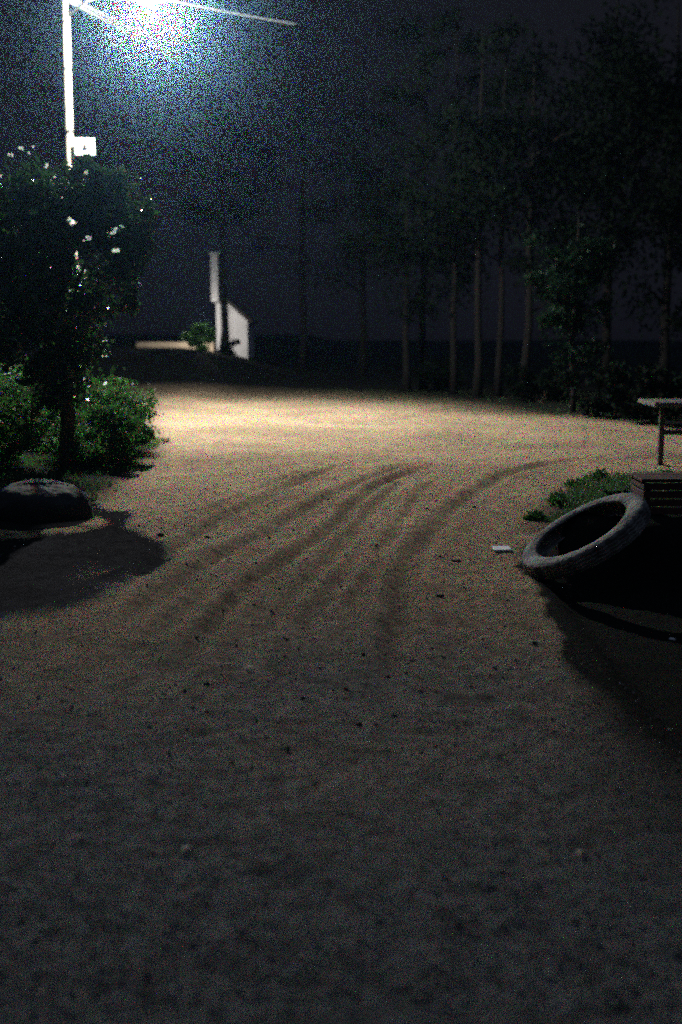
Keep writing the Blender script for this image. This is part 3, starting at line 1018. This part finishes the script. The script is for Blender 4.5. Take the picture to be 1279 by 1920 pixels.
for i in range(110):
    px = r.uniform(330, 1010); py = 920 + 560 * r.random() ** 1.3
    if r.random() < 0.25:
        stone(px, py, r.uniform(.006, .011), M_peb, 'tiny pale pebble among others on the dim dirt road', 'pebble', 'pebble', 400 + i, 'tiny pale pebbles scattered over the road', ang=r.uniform(0, 6))
    else:
        stone(px, py, r.uniform(.009, .022), M_clod, 'small dark clod of earth among others on the dirt road', 'clod', 'earth_clod', 400 + i, 'small dark clods scattered over the road', flat=r.uniform(.35, .7), ang=r.uniform(0, 6))


def gravel():
    rg = np.random.default_rng(91)
    n = 9000
    px = rg.uniform(-100, 1400, n); py = 880 + 1040 * rg.random(n) ** 1.1
    u = (px - 639.5) / F; v = (960 - py) / F
    dz = -math.sin(PITCH) + v * math.cos(PITCH); dy = math.cos(PITCH) + v * math.sin(PITCH)
    t = -CAMZ / dz
    x = u * t; y = dy * t
    k = (poly_sd(x, y, ROAD) > -0.3) & (vnoise(x, y, 0.9, 71) + rg.normal(size=n) * 0.5 > 0)
    x = x[k]; y = y[k]; n = len(x)
    s_ = rg.uniform(0.003, 0.0075, n) * np.where(rg.random(n) < 0.07, 1.8, 1.0)
    z = height(x, y) + s_ * 0.2
    o6 = np.array([(1, 0, 0), (0, 1, 0), (-1, 0, 0), (0, -1, 0), (0, 0, 0.7), (0, 0, -0.7)], float)
    V = o6[None] * (s_[:, None, None]) * rg.uniform(0.6, 1.3, (n, 6, 1)) + rg.normal(size=(n, 6, 3)) * s_[:, None, None] * 0.15
    V += np.stack([x, y, z], 1)[:, None]
    f8 = np.array([(0, 1, 4), (1, 2, 4), (2, 3, 4), (3, 0, 4), (1, 0, 5), (2, 1, 5), (3, 2, 5), (0, 3, 5)])
    T = (f8[None] + (np.arange(n) * 6)[:, None, None]).reshape(-1, 3)
    m = mat('mixed grit', (0.42, 0.37, 0.29), 0.9, col2=(0.05, 0.043, 0.035), vscale=25, det=1)
    o = mesh_np('gravel', V.reshape(-1, 3), T, m)
    tag(o, 'fine loose grit and crumbs of earth scattered over the dirt road', 'gravel', kind='stuff')


gravel()


def dead_leaf(px, py, ang, label, s_=0.03):
    p = gr(px, py)
    V = []; n = 6
    mb = MB()
    L_ = []
    for i in range(n + 1):
        t = i / n
        w = s_ * 0.38 * math.sin(math.pi * t) ** 0.8 + 0.0006
        z = 0.010 * math.sin(math.pi * t)
        L_.append([( (t - .5) * 2 * s_, -w, z + 0.35 * w), ((t - .5) * 2 * s_, 0, z), ((t - .5) * 2 * s_, w, z + 0.35 * w)])
    vs = [q for row in L_ for q in row]
    fs = []
    for i in range(n):
        a_ = i * 3
        fs += [(a_, a_ + 3, a_ + 4, a_ + 1), (a_ + 1, a_ + 4, a_ + 5, a_ + 2)]
    mb.add(vs, fs)
    o = mb.build('dead_leaf', M_dleaf, None, True)
    o.location = (p.x, p.y, gz(p.x, p.y) + 0.004); o.rotation_euler = (0, 0, ang)
    tag(o, label, 'leaf', 'fallen leaves on the near ground')


dead_leaf(347, 1597, 0.8, 'small dry leaf on the dark ground at lower left')
dead_leaf(1085, 1600, 0.7, 'small dry leaf on the dark ground at lower right')
dead_leaf(470, 1248, 0.1, 'small dry leaf on the dim dirt below the left ruts')
p = gr(697, 1782)
mb = MB(); mb.tube([(-.02, .01, .004), (-.005, -.002, .008), (.01, .003, .007), (.028, -.006, .004)], [.0012, .0014, .0012, .0008], 6)
o = mb.build('twig', M_peb); o.location = (p.x, p.y, gz(p.x, p.y) + 0.002); tag(o, 'thin pale curled twig on the near ground at the bottom', 'twig')

# ------------------------------------------------------------------ night haze
HAZE = 0.0024
mh = bpy.data.materials.new('night haze'); mh.use_nodes = True
hn = mh.node_tree
for n_ in list(hn.nodes):
    if n_.type == 'BSDF_PRINCIPLED': hn.nodes.remove(n_)
pv = hn.nodes.new('ShaderNodeVolumePrincipled')
pv.inputs['Color'].default_value = (0.34, 0.66, 1.0, 1)
pv.inputs['Density'].default_value = HAZE
pv.inputs['Anisotropy'].default_value = 0.972
hn.links.new(pv.outputs['Volume'], hn.nodes['Material Output'].inputs['Volume'])
x0, x1, y0, y1 = gx[0] - 5, gx[-1] + 5, gy[0] - 5, gy[-1] + 5
mb = MB(); mb.box(((x0 + x1) / 2, (y0 + y1) / 2, 7.0), (x1 - x0, y1 - y0, 16.5))
hz = mb.build('haze', mh)
tag(hz, kind='stuff')
